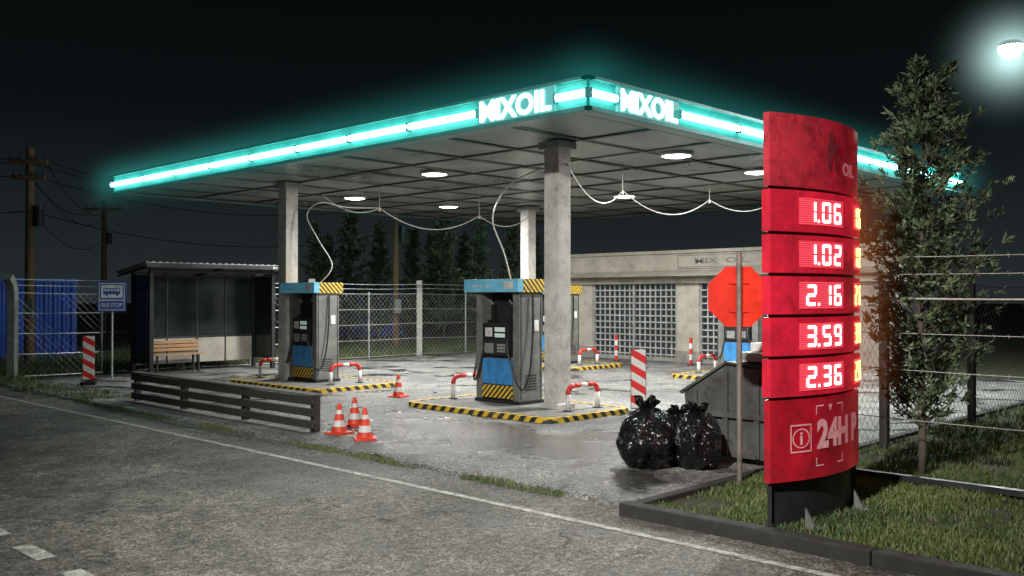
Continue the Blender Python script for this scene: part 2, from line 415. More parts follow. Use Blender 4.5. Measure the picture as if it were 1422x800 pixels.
# ------------------------------------------------------------------ pumps
M_screen=pm('pump_screen',(.02,.025,.02),.15,bs=0)
M_lcd=emis('pump_lcd',(.45,.55,.5),.35)
def pump(x,y,z):
    b=MB(); W=1.1;D=.60
    b.box(-.03,-.02,0,D+.03,W+.02,.06,M_dark)
    b.box(0,0,.06,D,.16,2.0,M_pump)
    b.box(0,W-.16,.06,D,W,2.0,M_pump)
    b.box(.05,.163,.06,D-.05,W-.163,.84,M_pump)
    b.box(-.012,.17,.34,.048,W-.17,.80,M_blue)
    b.box(-.014,.165,.09,.048,W-.165,.32,M_ybs)
    b.box(.12,.163,.842,D-.12,W-.163,1.42,M_pump)
    b.box(-.05,.22,.86,.125,W-.22,1.44,M_dark)
    b.box(-.06,.26,1.16,-.048,W-.26,1.40,M_screen)
    b.box(-.066,.30,1.29,-.061,.56,1.37,M_lcd); b.box(-.066,.30,1.19,-.061,.56,1.26,M_lcd)
    b.box(-.066,.62,1.2,-.061,.80,1.36,M_white)
    for i in range(4):
        for j in range(3): b.box(-.062,.30+.055*i,.92+.055*j,-.048,.34+.055*i,.96+.055*j,M_ltgrey)
    b.box(-.06,.60,.90,-.048,.82,1.08,M_ltgrey)
    b.box(.26,.163,1.422,.33,W-.163,1.998,M_dark)
    for yy in(.3,.8):
        b.box(.05,yy-.05,1.44,.25,yy+.05,1.50,M_black)
        b.box(.12,yy-.03,1.50,.2,yy+.03,1.78,M_black); b.cyl((.16,yy,1.76),(.05,yy,1.86),.02,.015,8,M_ltgrey)
    b.box(-.10,-.05,2.0,D+.08,W+.22,2.24,M_ybs)
    b.box(-.112,-.045,2.005,-.101,W+.215,2.235,M_hblue)
    b.text('mix oil',.5,.07,lambda u,v,d:(-.116,.85-u,2.12+v),M_white,bold=0)
    b.box(-.116,.05,2.06,-.1125,.28,2.19,M_white)
    b.box(-.11,-.062,2.005,.03,-.051,2.235,M_hblue)
    b.tube(loop([(.2,.30,1.55),(-.06,.25,1.1),(-.10,.05,.55),(.0,-.08,.28),(.16,-.10,.6),(.28,-.06,1.3),(.3,-.04,1.96)]),.018,6,M_black)
    b.tube(loop([(.2,.82,1.55),(-.05,.85,1.0),(-.10,.95,.5),(-.08,1.08,.42),(.05,1.14,.8),(.2,1.14,1.96)]),.018,6,M_black)
    for k in range(6): b.box(.14,-.006,.25+.05*k,.44,-.001,.27+.05*k,M_dark)
    b.box(.38,-.008,1.3,.5,-.001,1.5,M_white)
    b.box(.03,-.005,.08,.05,-.001,1.98,M_dark); b.box(D-.05,-.005,.08,D-.03,-.001,1.98,M_dark)
    b.build('fuel_pump',(x,y,z),bevel=.008)
pump(12.08,11.5,.078); pump(12.08,17.75,.078); pump(20.4,17.6,.078); pump(20.4,11.5,.078)

def hoop(x,y,z=.078,w=.78,h=.42):
    b=MB(); r=.14; P=[(0,0,0)]
    for k in range(7):
        a=math.pi-k*math.pi/12; P.append((r+r*math.cos(a),0,h-r+r*math.sin(a)))
    for k in range(7):
        a=math.pi/2-k*math.pi/12; P.append((w-r+r*math.cos(a),0,h-r+r*math.sin(a)))
    P.append((w,0,0))
    b.tube(P[:2],.042,10,M_white); b.tube(P[1:8],.0425,10,M_red)
    p,q=Vector(P[7]),Vector(P[8]); k=3
    for i in range(k): b.tube([p.lerp(q,i/k),p.lerp(q,(i+1)/k)],.042,10,[M_red,M_white,M_red][i])
    b.tube(P[8:15],.0425,10,M_red); b.tube(P[14:],.042,10,M_white)
    for xx in(0,w): b.cyl((xx,0,0),(xx,0,.015),.09,.09,12,M_dark)
    b.build('hoop_barrier',(x,y,z))
for x,y in((12.0,17.1),(12.0,10.3),(12.0,13.15),(11.9,19.8),(20.3,17.0),(20.3,13.1),(20.3,19.7)): hoop(x,y)

def cone(x,y,rot=0):
    b=MB(); b.box(-.15,-.15,0,.15,.15,.03,M_orange); h=.44
    def r(z): return .115-(z-.03)*(.09/(h-.03))
    zs=[.03,.11,.20,.29,.35,h]; ms=[M_orange,M_white,M_orange,M_white,M_orange]
    b.lathe([(.13,.03),(r(.05),.045)],(0,0,0),20,M_orange)
    for i in range(5):
        b.lathe([(r(zs[i]),zs[i]),(r(zs[i+1]),zs[i+1])],(0,0,0),20,ms[i])
    b.lathe([(r(h),h),(r(h)-.01,h+.004),(r(h)-.012,h-.05)],(0,0,0),20,M_orange)
    b.build('traffic_cone',(x,y,0),rot=rot)
for x,y,r_ in((8.14,11.38,.2),(8.8,11.9,.6),(8.06,10.66,1.0),(11.94,14.7,.3)): cone(x,y,r_)

def board(x,y,rot):
    b=MB()
    b.box(-.03,-.12,.12,0.0,.12,1.10,M_rw); b.box(.002,-.13,.10,.02,.13,1.12,M_dark)
    b.box(-.2,-.16,0,.2,.16,.07,M_black); b.box(-.03,-.03,.07,.02,.03,.12,M_dark)
    b.build('striped_warning_board',(x,y,0),rot=rot,bevel=.005)
board(8.7,21.8,math.radians(62)); board(12.95,9.55,math.radians(40))
for x,y in((23.4,18.1),(23.3,15.3)):
    b=MB(); 
    for i in range(5): b.cyl((0,0,i*.16),(0,0,(i+1)*.16),.05,.05,12,[M_red,M_white][i%2])
    b.cyl((0,0,0),(0,0,.02),.12,.12,12,M_dark)
    b.build('bollard',(x,y,0))

b=MB()
for i,zz in enumerate((.05,.225,.40)):
    y0=0
    for L_ in(2.04,2.04,2.02):
        dz=R(-.006,.006); b.box(-.045+R(-.004,.004),y0,zz+dz,0,y0+L_-.006,zz+.12+dz,M_wood); y0+=L_
for yy in(.02,2.0,4.1,5.98): b.box(.006,yy,0,.12,yy+.1,.52,M_wood)
b.box(-.06,0,.53,.13,6.1,.562,M_woodlt)
b.build('wooden_guard_rail',(7.97,11.76,0),bevel=.01)

# ------------------------------------------------------------------ bus shelter
b=MB(); W=3.5;D=1.0
for x in(0,W):
    for y in(0,D): b.box(x-.05,y-.05,0,x+.05,y+.05,2.62 if y==D else 2.74,M_dark)
for x in(0,W):
    b.box(x-.012,.05,.35,x+.012,D-.05,2.55,M_glass); b.box(x-.03,.05,.28,x+.03,D-.05,.35,M_dark); b.box(x-.02,.05,1.4,x+.02,D-.05,1.44,M_dark)
for k in range(4):
    x0=.05+k*(W-.1)/4; x1=x0+(W-.1)/4
    b.box(x0+.02,D-.01,.95,x1-.02,D+.01,2.5,M_glass); b.box(x1-.02,D-.03,.2,x1+.02,D+.03,2.6,M_dark)
    b.box(x0+.022,D-.02,.22,x1-.022,D+.02,.88,M_cream)
b.box(.05,D-.028,.89,W-.05,D+.028,.94,M_dark); b.box(.05,D-.028,2.5,W-.05,D+.028,2.58,M_dark)
b.box(.05,-.04,2.62,W-.05,.04,2.72,M_dark)
n=70; vs=[]
for i in range(n+1):
    x=-.35+(W+.7)*i/n; w=.018*math.cos(i*math.pi/1.5)
    vs+=[(x,-.5,2.86+w),(x,D+.25,2.64+w),(x,-.5,2.83+w),(x,D+.25,2.61+w)]
fs=[]
for i in range(n):
    a=i*4;c=a+4; fs+=[(a,c,c+1,a+1),(a+2,a+3,c+3,c+2),(a,a+2,c+2,c),(a+1,c+1,c+3,a+3)]
b.add(vs,fs,M_ltgrey)
for x in(-.3,W+.3,W/2): b.prism([(-.5,2.79),(D+.25,2.57),(D+.25,2.52),(-.5,2.72)],lambda a,c,d:(d,a,c),x-.02,x+.02,M_dark)
b.box(-.35,-.52,2.74,W+.35,-.502,2.84,M_dark)
b.text('bustrio',.4,.08,lambda u,v,d:(W-.1+u,-.526,2.79+v),M_white,bold=0)
for k in range(4): b.box(.2,D-.5+k*.09,.46,1.75,D-.43+k*.09,.49,M_bench)
for k in range(3): b.box(.2,D-.12,.55+k*.1,1.75,D-.09,.63+k*.1,M_bench)
for x in(.4,1.55): b.box(x,D-.48,.0,x+.05,D-.43,.458,M_dark); b.box(x,D-.18,0,x+.05,D-.13,.458,M_dark)
b.build('bus_shelter',(10.76,23.1,0),bevel=.004)

b=MB()
M_signb=pm('sign_blue',(.05,.12,.42),.4,vs=5); M_signw=pm('sign_white',(.75,.77,.8),.4,vs=6)
b.cyl((0,.03,0),(0,.03,2.36),.028,.028,10,M_ltgrey)
b.box(-.32,-.02,1.64,.32,0,2.36,M_signb); b.box(-.29,-.024,1.67,.29,-.0205,2.33,M_signw); b.box(-.27,-.027,1.69,.27,-.0245,1.90,M_signb)
b.text('BUS STOP',.46,.10,lambda u,v,d:(u,-.031,1.795+v),M_signw)
b.box(-.27,-.027,1.93,.27,-.0245,2.31,M_signb); b.box(-.24,-.031,1.97,.24,-.0275,2.28,M_signw)
b.box(-.19,-.034,2.06,.19,-.0315,2.21,M_signb)
for k in range(5): b.box(-.17+k*.072,-.037,2.13,-.12+k*.072,-.0345,2.19,M_signw)
for x in(-.12,.12): b.cyl((x,-.034,2.05),(x,-.0315,2.05),.03,.03,14,M_signb)
b.build('bus_stop_sign',(9.69,22.9,0),rot=math.radians(-28))

# ------------------------------------------------------------------ fences
def chain(b,p0,p1,z0,z1,sp,r,m):
    p0=Vector((*p0,0));p1=Vector((*p1,0)); L=(p1-p0).length; d=(p1-p0)/L; H=z1-z0
    s=-H
    while s<L:
        a0=max(s,0); a1=min(s+H,L)
        if a1>a0:
            b.cyl(p0+d*a0+Vector((0,0,z0+a0-s)),p0+d*a1+Vector((0,0,z0+a1-s)),r,r,3,m,cap=False)
            b.cyl(p0+d*a0+Vector((0,0,z1-a0+s)),p0+d*a1+Vector((0,0,z1-a1+s)),r,r,3,m,cap=False)
        s+=sp
b=MB(); xs=[8.0,12.3,16.6,20.9,25.2,29.5,33.8]
for i,x in enumerate(xs):
    P=[(x,24.6,0),(x,24.6,1.9),(x-.01,24.58,2.15),(x-.07,24.52,2.35),(x-.17,24.42,2.48)]
    b.tube(P,.13,4,M_post)
for i in range(len(xs)-1):
    chain(b,(xs[i],24.6),(xs[i+1],24.6),.05,2.1,.17,.003,M_wire)
    for z in(.06,.6,1.1,1.6,2.1,2.28,2.42):
        y=24.6 if z<2.15 else 24.6-(z-2.1)*.5
        b.tube(sag((xs[i],y,z),(xs[i+1],y,z),R(.01,.04),5),.008,3,M_wire)
    b.cyl((xs[i]+2.15,24.6,0),(xs[i]+2.15,24.6,2.15),.03,.03,8,M_ltgrey)
b.build('chain_link_fence',recalc=False)
b=MB()
xs=[10.1,12.2,15.5,18.8,22.1]
M_postdk=pm('fence_post_dark',(.035,.032,.03),.8,vs=4,grime=.4)
for x in xs: b.box(x-.05,5.0,0,x+.05,5.10,2.2,M_postdk)
for i in range(len(xs)-1):
    chain(b,(xs[i],5.05),(xs[i+1],5.05),.05,2.0,.16,.0022,M_wiredk)
    for z in(.06,1.1,2.0,2.17): b.tube(sag((xs[i],5.05,z),(xs[i+1],5.05,z),.02,4),.005,3,M_wiredk)
b.build('chain_link_fence',recalc=False)
b=MB()
for y in(1.0,-3.0): b.box(10.04,y-.06,0,10.16,y+.06,2.6,M_wood)
for z in(2.45,2.25,2.0,1.62,1.25,.72):
    r_=.014 if z==2.0 else .005
    for a,c in((5.0,1.0),(1.0,-3.0)):
        pts=sag((10.1,a,z),(10.1,c,z+R(-.02,.02)),R(.01,.04),8); b.tube(pts,r_,5,M_wire)
        if r_<.01:
            s=.1
            while s<3.9:
                p=pts[int(s/4*8)].lerp(pts[min(8,int(s/4*8)+1)],(s/4*8)%1)
                for _ in range(2):
                    v=Vector((R(-1,1),R(-.3,.3),R(-1,1))).normalized()*.025; b.cyl(p-v,p+v,.002,.002,3,M_wire,cap=False)
                s+=.14
b.box(10.04,-3,.05,10.12,4.95,.11,M_dark)
b.build('barbed_wire_fence',recalc=False)

# ------------------------------------------------------------------ shop building
b=MB(); X0=24.2
b.box(X0+.4,9.7,-.05,27,20.9,3.2,M_roofc)
def pil(y0,y1): b.box(X0,y0,0,X0+.398,y1,2.4,M_cream); b.box(X0-.04,y0-.04,0,X0+.1,y1+.04,.35,M_cream2)
for y0,y1 in((19.7,20.9),(15.6,16.4),(11.5,12.3)): pil(y0,y1)
b.box(X0+.05,9.7,0,X0+.398,11.498,2.4,M_cream2)
b.box(X0-.12,9.6,2.402,X0+.45,21.0,2.62,M_cream)
b.prism([(-.55,2.62),(.05,2.80),(.05,2.625)],lambda a,c,d:(X0+a,d,c),9.55,21.05,M_cream)
b.box(X0+.052,9.6,2.803,X0+.5,21.0,3.32,M_cream)
b.box(X0-.02,9.55,3.322,X0+.6,21.05,3.42,M_cream)
b.box(X0+.52,9.68,3.202,27,20.98,3.32,M_roofc)
b.box(X0+.0,13.3,2.86,X0+.05,16.4,3.29,M_cream)
for a in((13.34,2.89,16.36,2.91),(13.34,3.24,16.36,3.26),(13.34,2.912,13.36,3.238),(16.34,2.912,16.36,3.238)):
    b.box(X0-.008,a[0],a[1],X0-.001,a[2],a[3],M_grey)
b.text('MIX  OIL',1.8,.17,lambda u,v,d:(X0-.004,14.85-u,3.075+v),M_grey)
M_grilleback=pm('shop_glass',(.04,.05,.052),.2,vs=1.2,em=(.5,.6,.6),es=.03)
M_bar=pm('grille_bar',(.50,.51,.50),.5,.2,vs=4)
for y0,y1 in((16.4,19.7),(12.3,15.6)):
    b.box(X0+.2,y0+.002,.12,X0+.24,y1-.002,2.4,M_grilleback); b.box(X0+.1,y0+.002,0,X0+.3,y1-.002,.12,M_cream2)
    y=y0+.05
    while y<y1: b.box(X0+.08,y-.018,.12,X0+.115,y+.018,2.38,M_bar); y+=.2
    z=.2
    while z<2.4: b.box(X0+.05,y0,z-.018,X0+.079,y1,z+.018,M_bar); z+=.2
    for y in(y0+.03,(y0+y1)/2,y1-.03): b.box(X0+.03,y-.04,.121,X0+.048,y+.04,2.38,M_ltgrey)
b.build('shop_building')

def container(x,y,L=6.06,name='shipping_container'):
    b=MB(); H=2.6;W=2.44
    prof=[];u=.1
    while u<L-.3: prof+=[(u,0),(u+.07,.04),(u+.14,.04),(u+.21,0)]; u+=.28
    n=len(prof)
    for (yy,s) in((0,1),(W,-1)):
        vs=[(a,yy+s*(.02+c),.15) for a,c in prof]+[(a,yy+s*(.02+c),H-.12) for a,c in prof]
        b.add(vs,[(i,i+1,n+i+1,n+i) for i in range(n-1)],M_cont)
    b.box(.05,.1,.15,L-.05,W-.1,H-.02,M_cont)
    for xx in(0,L-.15):
        for yy in(0,W-.15): b.box(xx,yy,0,xx+.15,yy+.15,H,M_cont)
    for yy in(.003,W-.143):
        b.box(.15,yy,0,L-.15,yy+.14,.16,M_cont); b.box(.15,yy,H-.13,L-.15,yy+.14,H-.003,M_cont)
    for xx in(.06,L-.06):
        for k in range(4): b.cyl((xx-.08 if xx<1 else xx+.08,.4+k*.5,.1),(xx-.08 if xx<1 else xx+.08,.4+k*.5,H-.1),.025,.025,6,M_ltgrey)
    b.build(name,(x,y,0))
container(6.4,32.2); container(25.5,38.5)

def upole(x,y,H,rot=0,r=.15,arms=2):
    b=MB(); b.cyl((0,0,-.1),(0,0,H),r,r*.7,14,M_pole)
    for k in range(arms):
        z=H-.45-k*.45; w=.55-.08*k if H<7 else .95
        b.box(-w,-.05-r*.8,z-.06,w,.05-r*.8,z+.06,M_pole)
        for s in(-.9,-.45,.45,.9): b.cyl((w*s,-r*.8,z+.06),(w*s,-r*.8,z+.2),.035,.025,8,M_dark)
    b.box(-.04,-.02-r,1.4,.2,-r-.14,1.9,M_grey)
    b.cyl((.25,0,H-2.3),(.25,0,H-1.7),.14,.14,12,M_dark)
    b.build('utility_pole',(x,y,0),rot=rot)
upole(9.97,29.25,6.36,-.75,.15); upole(20.9,50.4,7.1,-.75,.17,1); upole(21.8,27.0,6.3,-.7,.13)
b=MB()
for k,(dx,dz) in enumerate(((-.4,0),(.4,0),(0,-.45),(.0,-1.5))):
    b.tube(sag((9.97+dx,29.2,6.0+dz),(20.9+dx,50.3,6.7+dz),.9,16),.015,4,M_black)
    b.tube(sag((9.97+dx,29.2,6.0+dz),(21.8+dx,27.0,5.9+dz),.8,16),.013,4,M_black)
    b.tube(sag((9.97+dx,29.2,6.0+dz),(-12+dx,36,6.2+dz),.8,16),.015,4,M_black)
b.build('power_lines')

# ------------------------------------------------------------------ price sign
SC=Vector((8.02,3.96)); HW=.775; SAG=.15; SR=math.radians(-3)
def S(t,z,off=0,back=1):
    x=HW*t*(1+off*.9); y=-back*(SAG*(1-t*t)+off+.03)
    c,s_=math.cos(SR),math.sin(SR)
    return (x*c-y*s_,x*s_+y*c,z)
def lens(b,z0,z1,off,m,topm=None):
    n=22; ts=[-1+2*i/n for i in range(n+1)]
    ring=[(t,1) for t in ts]+[(t,-1) for t in reversed(ts)]
    vs=[S(t,z0,off,k) for t,k in ring]+[S(t,z1,off,k) for t,k in ring]; q=len(ring)
    b.add(vs,[(i,(i+1)%q,q+(i+1)%q,q+i) for i in range(q)],m,False)
    b.add(vs,[tuple(range(q))[::-1],tuple(range(q,2*q))],topm or m)
def patch(b,t0,t1,z0,z1,off,m,bk=1):
    n=max(1,int(abs(t1-t0)*14)); vs=[]
    for i in range(n+1):
        t=t0+(t1-t0)*i/n; vs+=[S(t,z0,off,bk),S(t,z1,off,bk)]
    b.add(vs,[(2*i,2*i+2,2*i+3,2*i+1) for i in range(n)],m)
def signred(name,es,col=(.26,.008,.014),gr=.75):
    m,nt,bb=nmat(name); co=objco(nt)
    gn=mrange(nt,noise_(nt,co,5,9,.8,.8),.47,.64)
    c=mix(nt,math_(nt,'MULTIPLY',gn,gr),col,(.05,.012,.014)); nt.links.new(c,bb.inputs['Base Color']); bb.inputs['Roughness'].default_value=.3
    e=mix(nt,1.0,(.70,.010,.035),mrange(nt,noise_(nt,co,2.0,5,.6),.32,.68,.35,1.25),'MULTIPLY')
    e=mix(nt,math_(nt,'MULTIPLY',gn,.5),e,(.1,.004,.006))
    nt.links.new(e,bb.inputs['Emission Color']); bb.inputs['Emission Strength'].default_value=es
    bump(nt,bb,noise_(nt,co,30,3),.08,.01)
    return m
M_sr=signred('sign_red',.30,gr=.5); M_sf=signred('sign_frame_red',.60,(.30,.012,.025),.3); M_sp=signred('sign_red_dim',.34,(.30,.03,.04),gr=.8)
m,nt,bb=nmat('led_panel'); co=objco(nt)
sz=N(nt,'ShaderNodeSeparateXYZ'); nt.links.new(co,sz.inputs[0])
fr=math_(nt,'GREATER_THAN',math_(nt,'FRACT',math_(nt,'MULTIPLY',sz.outputs[2],55)),.45)
bb.inputs['Base Color'].default_value=(.3,.02,.03,1)
nt.links.new(mix(nt,fr,(.60,.015,.04),(1.0,.10,.14)),bb.inputs['Emission Color']); bb.inputs['Emission Strength'].default_value=.9
M_led=m
M_dig=emis('led_digit',(1.0,.50,.48),6); M_yel=emis('led_yellow',(1.0,.50,.08),14)
M_swhite=pm('sign_white_print',(.6,.42,.42),.4,em=(.9,.30,.33),es=.30,vs=12,grime=.7,grimecol=(.3,.02,.03))
M_sdim=pm('sign_logo_dim',(.12,.02,.025),.4,em=(.45,.05,.07),es=.15,vs=12,grime=.7,grimecol=(.12,.01,.015))
b=MB()
lens(b,0,.40,-.05,M_dark); lens(b,.40,3.54,-.03,M_dark)
lens(b,.42,1.115,.0,M_sr); lens(b,2.945,3.57,.0,M_sp)
rows=[(2.56,2.915,'106'),(2.205,2.53,'102'),(1.85,2.175,'216'),(1.495,1.82,'359'),(1.145,1.465,'236')]
SEG={'0':'abcdef','1':'bc','2':'abged','3':'abgcd','5':'afgcd','6':'afgedc','9':'abcdfg'}
for z0,z1,val in rows:
    lens(b,z0,z1,.012,M_sf); zc=(z0+z1)/2
    for bk in(1,-1):
        patch(b,-.62,.24,zc-.115,zc+.115,.016,M_led,bk); patch(b,.60,.98,zc-.115,zc+.115,.016,M_led,bk)
        def seg(u0,u1,v0,v1,m):
            patch(b,u0/HW,u1/HW,zc+v0,zc+v1,.022,m,bk)
        for gi,(start,mm,w,gap) in enumerate(((-.40,M_dig,.13,.055),(.50,M_yel,.06,.02))):
            for i,ch in enumerate(val):
                u=start+i*(w+gap)+((.03 if gi==0 else .015) if i>0 else 0); t_=.028 if gi==0 else .02;h=.092
                for s_ in SEG[ch]:
                    if s_=='a': seg(u+t_*.6,u+w-t_*.6,h-t_,h,mm)
                    if s_=='g': seg(u+t_*.6,u+w-t_*.6,-t_/2,t_/2,mm)
                    if s_=='d': seg(u+t_*.6,u+w-t_*.6,-h,-h+t_,mm)
                    if s_=='f': seg(u,u+t_,.008,h-.008,mm)
                    if s_=='b': seg(u+w-t_,u+w,.008,h-.008,mm)
                    if s_=='e': seg(u,u+t_,-h+.008,-.008,mm)
                    if s_=='c': seg(u+w-t_,u+w,-h+.008,-.008,mm)
                if i==0 and gi==0: seg(u+w+.02,u+w+.045,-h,-h+.025,mm)
fs_=lambda uc,zc:(lambda u,v,d:S((uc+u)/HW,zc+v,.006))
b.text('24H P',.84,.26,fs_(.17,.80),M_swhite,bold=.05)
b.text('OIL',.30,.12,fs_(.36,3.16),M_swhite,bold=.03)
def frame(t0,t1,z0,z1,w=.012):
    patch(b,t0,t1,z0,z0+w,.006,M_swhite); patch(b,t0,t1,z1-w,z1,.006,M_swhite)
    patch(b,t0,t0+w*1.3,z0+.013,z1-.013,.006,M_swhite); patch(b,t1-w*1.3,t1,z0+.013,z1-.013,.006,M_swhite)
frame(-.74,-.42,.66,.90); b.text('i',.03,.11,fs_(-.45,.78),M_swhite)
for k in range(20):
    a=k*math.pi/10; a2=(k+1)*math.pi/10
    q=[S((-.45+r*math.cos(x)*1.2)/HW,.78+r*math.sin(x),.0063) for r,x in((.075,a),(.075,a2),(.085,a2),(.085,a))]; b.add(q,[(0,1,2,3)],M_swhite)
for (t0,t1,z) in((-.34,-.2,1.04),(.1,.24,1.04),(-.34,-.2,.52),(.1,.24,.52)): patch(b,t0,t1,z,z+.012,.006,M_swhite)
for t0,za,zb in((-.34,.97,1.039),(.225,.97,1.039),(-.34,.533,.6),(.225,.533,.6)): patch(b,t0,t0+.015,za,zb,.006,M_swhite)
b.add([S(-.1,1.05,.006),S(-.02,1.05,.006),S(-.06,.99,.006)],[(0,1,2)],M_swhite)
def blob(u,z,rx,rz,o):
    q=[S((u+rx*math.cos(k*math.pi/7))/HW,z+rz*math.sin(k*math.pi/7),o) for k in range(14)]; b.add(q,[tuple(range(14))],M_sdim)
blob(-.02,3.42,.045,.05,.006); blob(.0,3.31,.08,.075,.007); blob(-.05,3.2,.03,.08,.008); blob(.06,3.18,.03,.07,.009); blob(.09,3.36,.05,.025,.0095)
b.box(-.80,-.02,0,-.62,.02,.02,M_ltgrey)
for (u,yy) in((-.50,-.17),(.5,-.15)):
    b.prism([(0,0),(.0,.20),(-.12,0)],lambda a,c,d:(u+d,yy+a,c),-.012,.012,M_grey)
    b.box(u-.05,yy-.13,.03,u+.05,yy,.045,M_grey)
b.box(-.85,-.30,0,.85,.30,.03,M_kerb)
psign=b.build('price_sign',(SC.x,SC.y,0),recalc=False)

b=MB()
M_stop=pm('stop_sign_red_glow',(.55,.025,.012),.35,vs=5,em=(.9,.04,.008),es=.10,grime=.35,grimecol=(.25,.012,.01))  # slight emission stands in for red glow falling on the octagon
oc=[(.345*math.cos(math.radians(22.5+45*k)),.345*math.sin(math.radians(22.5+45*k))) for k in range(8)]
b.prism(oc,lambda a,c,d:(a,d,2.0+c),0.035,.045,M_stop)
M_spost=pm('sign_post_metal',(.22,.20,.19),.5,.3,vs=5,grime=.4)
b.cyl((0,0,0),(0,0,2.47),.028,.028,12,M_spost)
for z in(1.85,2.15): b.box(-.10,.012,z-.012,.10,.034,z+.012,M_stop)
b.text('STOP',.48,.2,lambda u,v,d:(-u,.047,2.0+v),M_white,bold=.03)
b.build('stop_sign',(8.8,5.18,0),rot=math.radians(-46))

b=MB()
prof=[(0,.08),(0,1.14),(.55,1.18),(1.15,.80),(1.08,.08)]
b.prism(prof,lambda a,c,d:(d,a,c),0,1.2,M_bin)
b.prism([(-.03,1.145),(.56,1.185),(.56,1.22),(-.03,1.18)],lambda a,c,d:(d,a,c),-.03,1.23,M_dark)
b.prism([(.565,1.183),(1.19,.79),(1.21,.82),(.565,1.22)],lambda a,c,d:(d,a,c),-.03,1.23,M_bin)
for y in(.1,.52,.95): b.box(-.04,y,.1,-.003,y+.06,1.1 if y<.9 else .84,M_bin)
b.box(-.05,-.02,.55,-.041,1.12,.61,M_bin)
for y in(.15,.95):
    for x in(.12,1.05): b.cyl((x-.03,y,.07),(x+.03,y,.07),.07,.07,14,M_black)
b.box(.1,.1,1.225,.5,.45,1.33,M_ltgrey); b.box(.55,.08,1.225,.85,.4,1.40,M_blue); b.box(.3,.2,1.335,.48,.4,1.44,M_white)
b.build('dumpster',(9.95,5.48,0),bevel=.008)

def bag(x,y,s,seed,sx=1,sy=1,rot=0):
    b=MB(); n=80;mrow=50; vs=[]
    for j in range(mrow+1):
        v=j/mrow
        for i in range(n):
            a=2*math.pi*i/n
            if v<.86:
                ph=math.pi*(v/.86)*.945; r=math.sin(ph)**.75*.37*(1-.18*(v/.86)**2); z=.32-.32*math.cos(ph)+.06*(v/.86)**6
                fold=(v/.86)**3
            else:
                q=(v-.86)/.14; r=.045+.075*q**.9; z=.69+.10*q; fold=1.9
            d=Vector((math.cos(a),math.sin(a),v*2))
            r*=1+.22*noise.noise(d*1.3+Vector((seed,0,0)))+.16*noise.noise(d*2.7+Vector((0,seed,0)))
            r*=1-.08*abs(noise.noise(d*4.5+Vector((seed,seed,0))))*2
            r+=fold*.018*math.sin(a*9+seed+3*noise.noise(d*2))+fold*.010*math.sin(a*17+v*9)
            z2=z+(.06*noise.noise(d*2.5+Vector((0,0,seed))) if .08<v<.86 else 0)+(.035*math.sin(a*3+seed)+.02*math.sin(a*7) if v>.95 else 0)
            vs.append((r*math.cos(a)*sx,r*math.sin(a)*sy,max(.003,z2)))
    fs=[(j*n+i,j*n+(i+1)%n,(j+1)*n+(i+1)%n,(j+1)*n+i) for j in range(mrow) for i in range(n)]+[tuple(range(n))[::-1]]
    b.add([tuple(c*s for c in v) for v in vs],fs,M_bag,True)
    b.build('garbage_bag',(x,y,0),rot=rot)
bag(9.05,6.55,1.0,1.3); bag(9.42,6.10,.93,5.1,1.12,.95,.5); bag(9.68,6.55,.82,8.4,1.0,1.1,1.4)

# ------------------------------------------------------------------ trees
def tree(name,loc,H,rad,z0,nbr,tufts,lpt,ll,lw,seed,tr,prof,asc=.55,near=True):
    rs=random.Random(seed); b=MB(); P=[]
    for i in range(13):
        z=H*i/12; P.append(Vector((.05*math.sin(i*.9+seed)*(i/12),.05*math.cos(i*.7+seed)*(i/12),z)))
    b.tube(P,tr,9 if near else 6,M_bark,r1=.012)
    mats=[b.mat(M_leaf),b.mat(M_leaf2)]
    def at(z):
        f=min(11.999,z/H*12); i=int(f); return P[i].lerp(P[i+1],f-i)
    for k in range(nbr):
        u=(k+rs.random())/nbr; z=z0+(H-z0)*u**.95; az=k*2.4+rs.uniform(-.5,.5)
        L=rad*prof(u)*rs.uniform(.5,1.2); p=at(z); up=asc*rs.uniform(.5,1.5)
        d=Vector((math.cos(az),math.sin(az),up)).normalized()
        pts=[p+d*L*s+Vector((0,0,L*.18*s*s))+Vector((rs.uniform(-1,1),rs.uniform(-1,1),rs.uniform(-1,1)))*.03*L*s for s in(0,.33,.66,1)]
        b.tube(pts,tr*.22*(1-u*.6)+.003,4,M_bark,r1=.003)
        nt_=max(2,int(tufts*(.4+prof(u)*.6)))
        dens=rs.random()
        for q in range(nt_):
            s=rs.uniform(.25,1.08); c=p+d*L*s+Vector((0,0,L*.18*s*s))+Vector((rs.gauss(0,1),rs.gauss(0,1),rs.gauss(0,1)))*.09*L*(.4+s)
            if near and rs.random()<.5: b.cyl(p+d*L*s*.85,c,.003,.002,3,M_bark,cap=False)
            td=(d+Vector((rs.uniform(-.7,.7),rs.uniform(-.7,.7),rs.uniform(-.2,.9)))).normalized()
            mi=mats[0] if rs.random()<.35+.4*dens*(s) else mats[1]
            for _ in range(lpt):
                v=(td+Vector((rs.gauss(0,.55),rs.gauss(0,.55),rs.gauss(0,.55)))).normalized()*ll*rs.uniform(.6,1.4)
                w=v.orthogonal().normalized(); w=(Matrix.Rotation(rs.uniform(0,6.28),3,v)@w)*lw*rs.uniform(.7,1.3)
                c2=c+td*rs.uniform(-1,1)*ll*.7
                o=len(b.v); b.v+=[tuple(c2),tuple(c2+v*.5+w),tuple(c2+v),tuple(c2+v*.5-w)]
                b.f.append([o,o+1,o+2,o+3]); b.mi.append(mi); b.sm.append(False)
    return b.build(name,loc,recalc=False)
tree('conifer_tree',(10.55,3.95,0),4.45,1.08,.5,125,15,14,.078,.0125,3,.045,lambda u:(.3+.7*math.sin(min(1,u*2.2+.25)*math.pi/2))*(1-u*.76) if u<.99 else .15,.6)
pf=lambda u:(1-u)**.8*.95+.08
base=[]
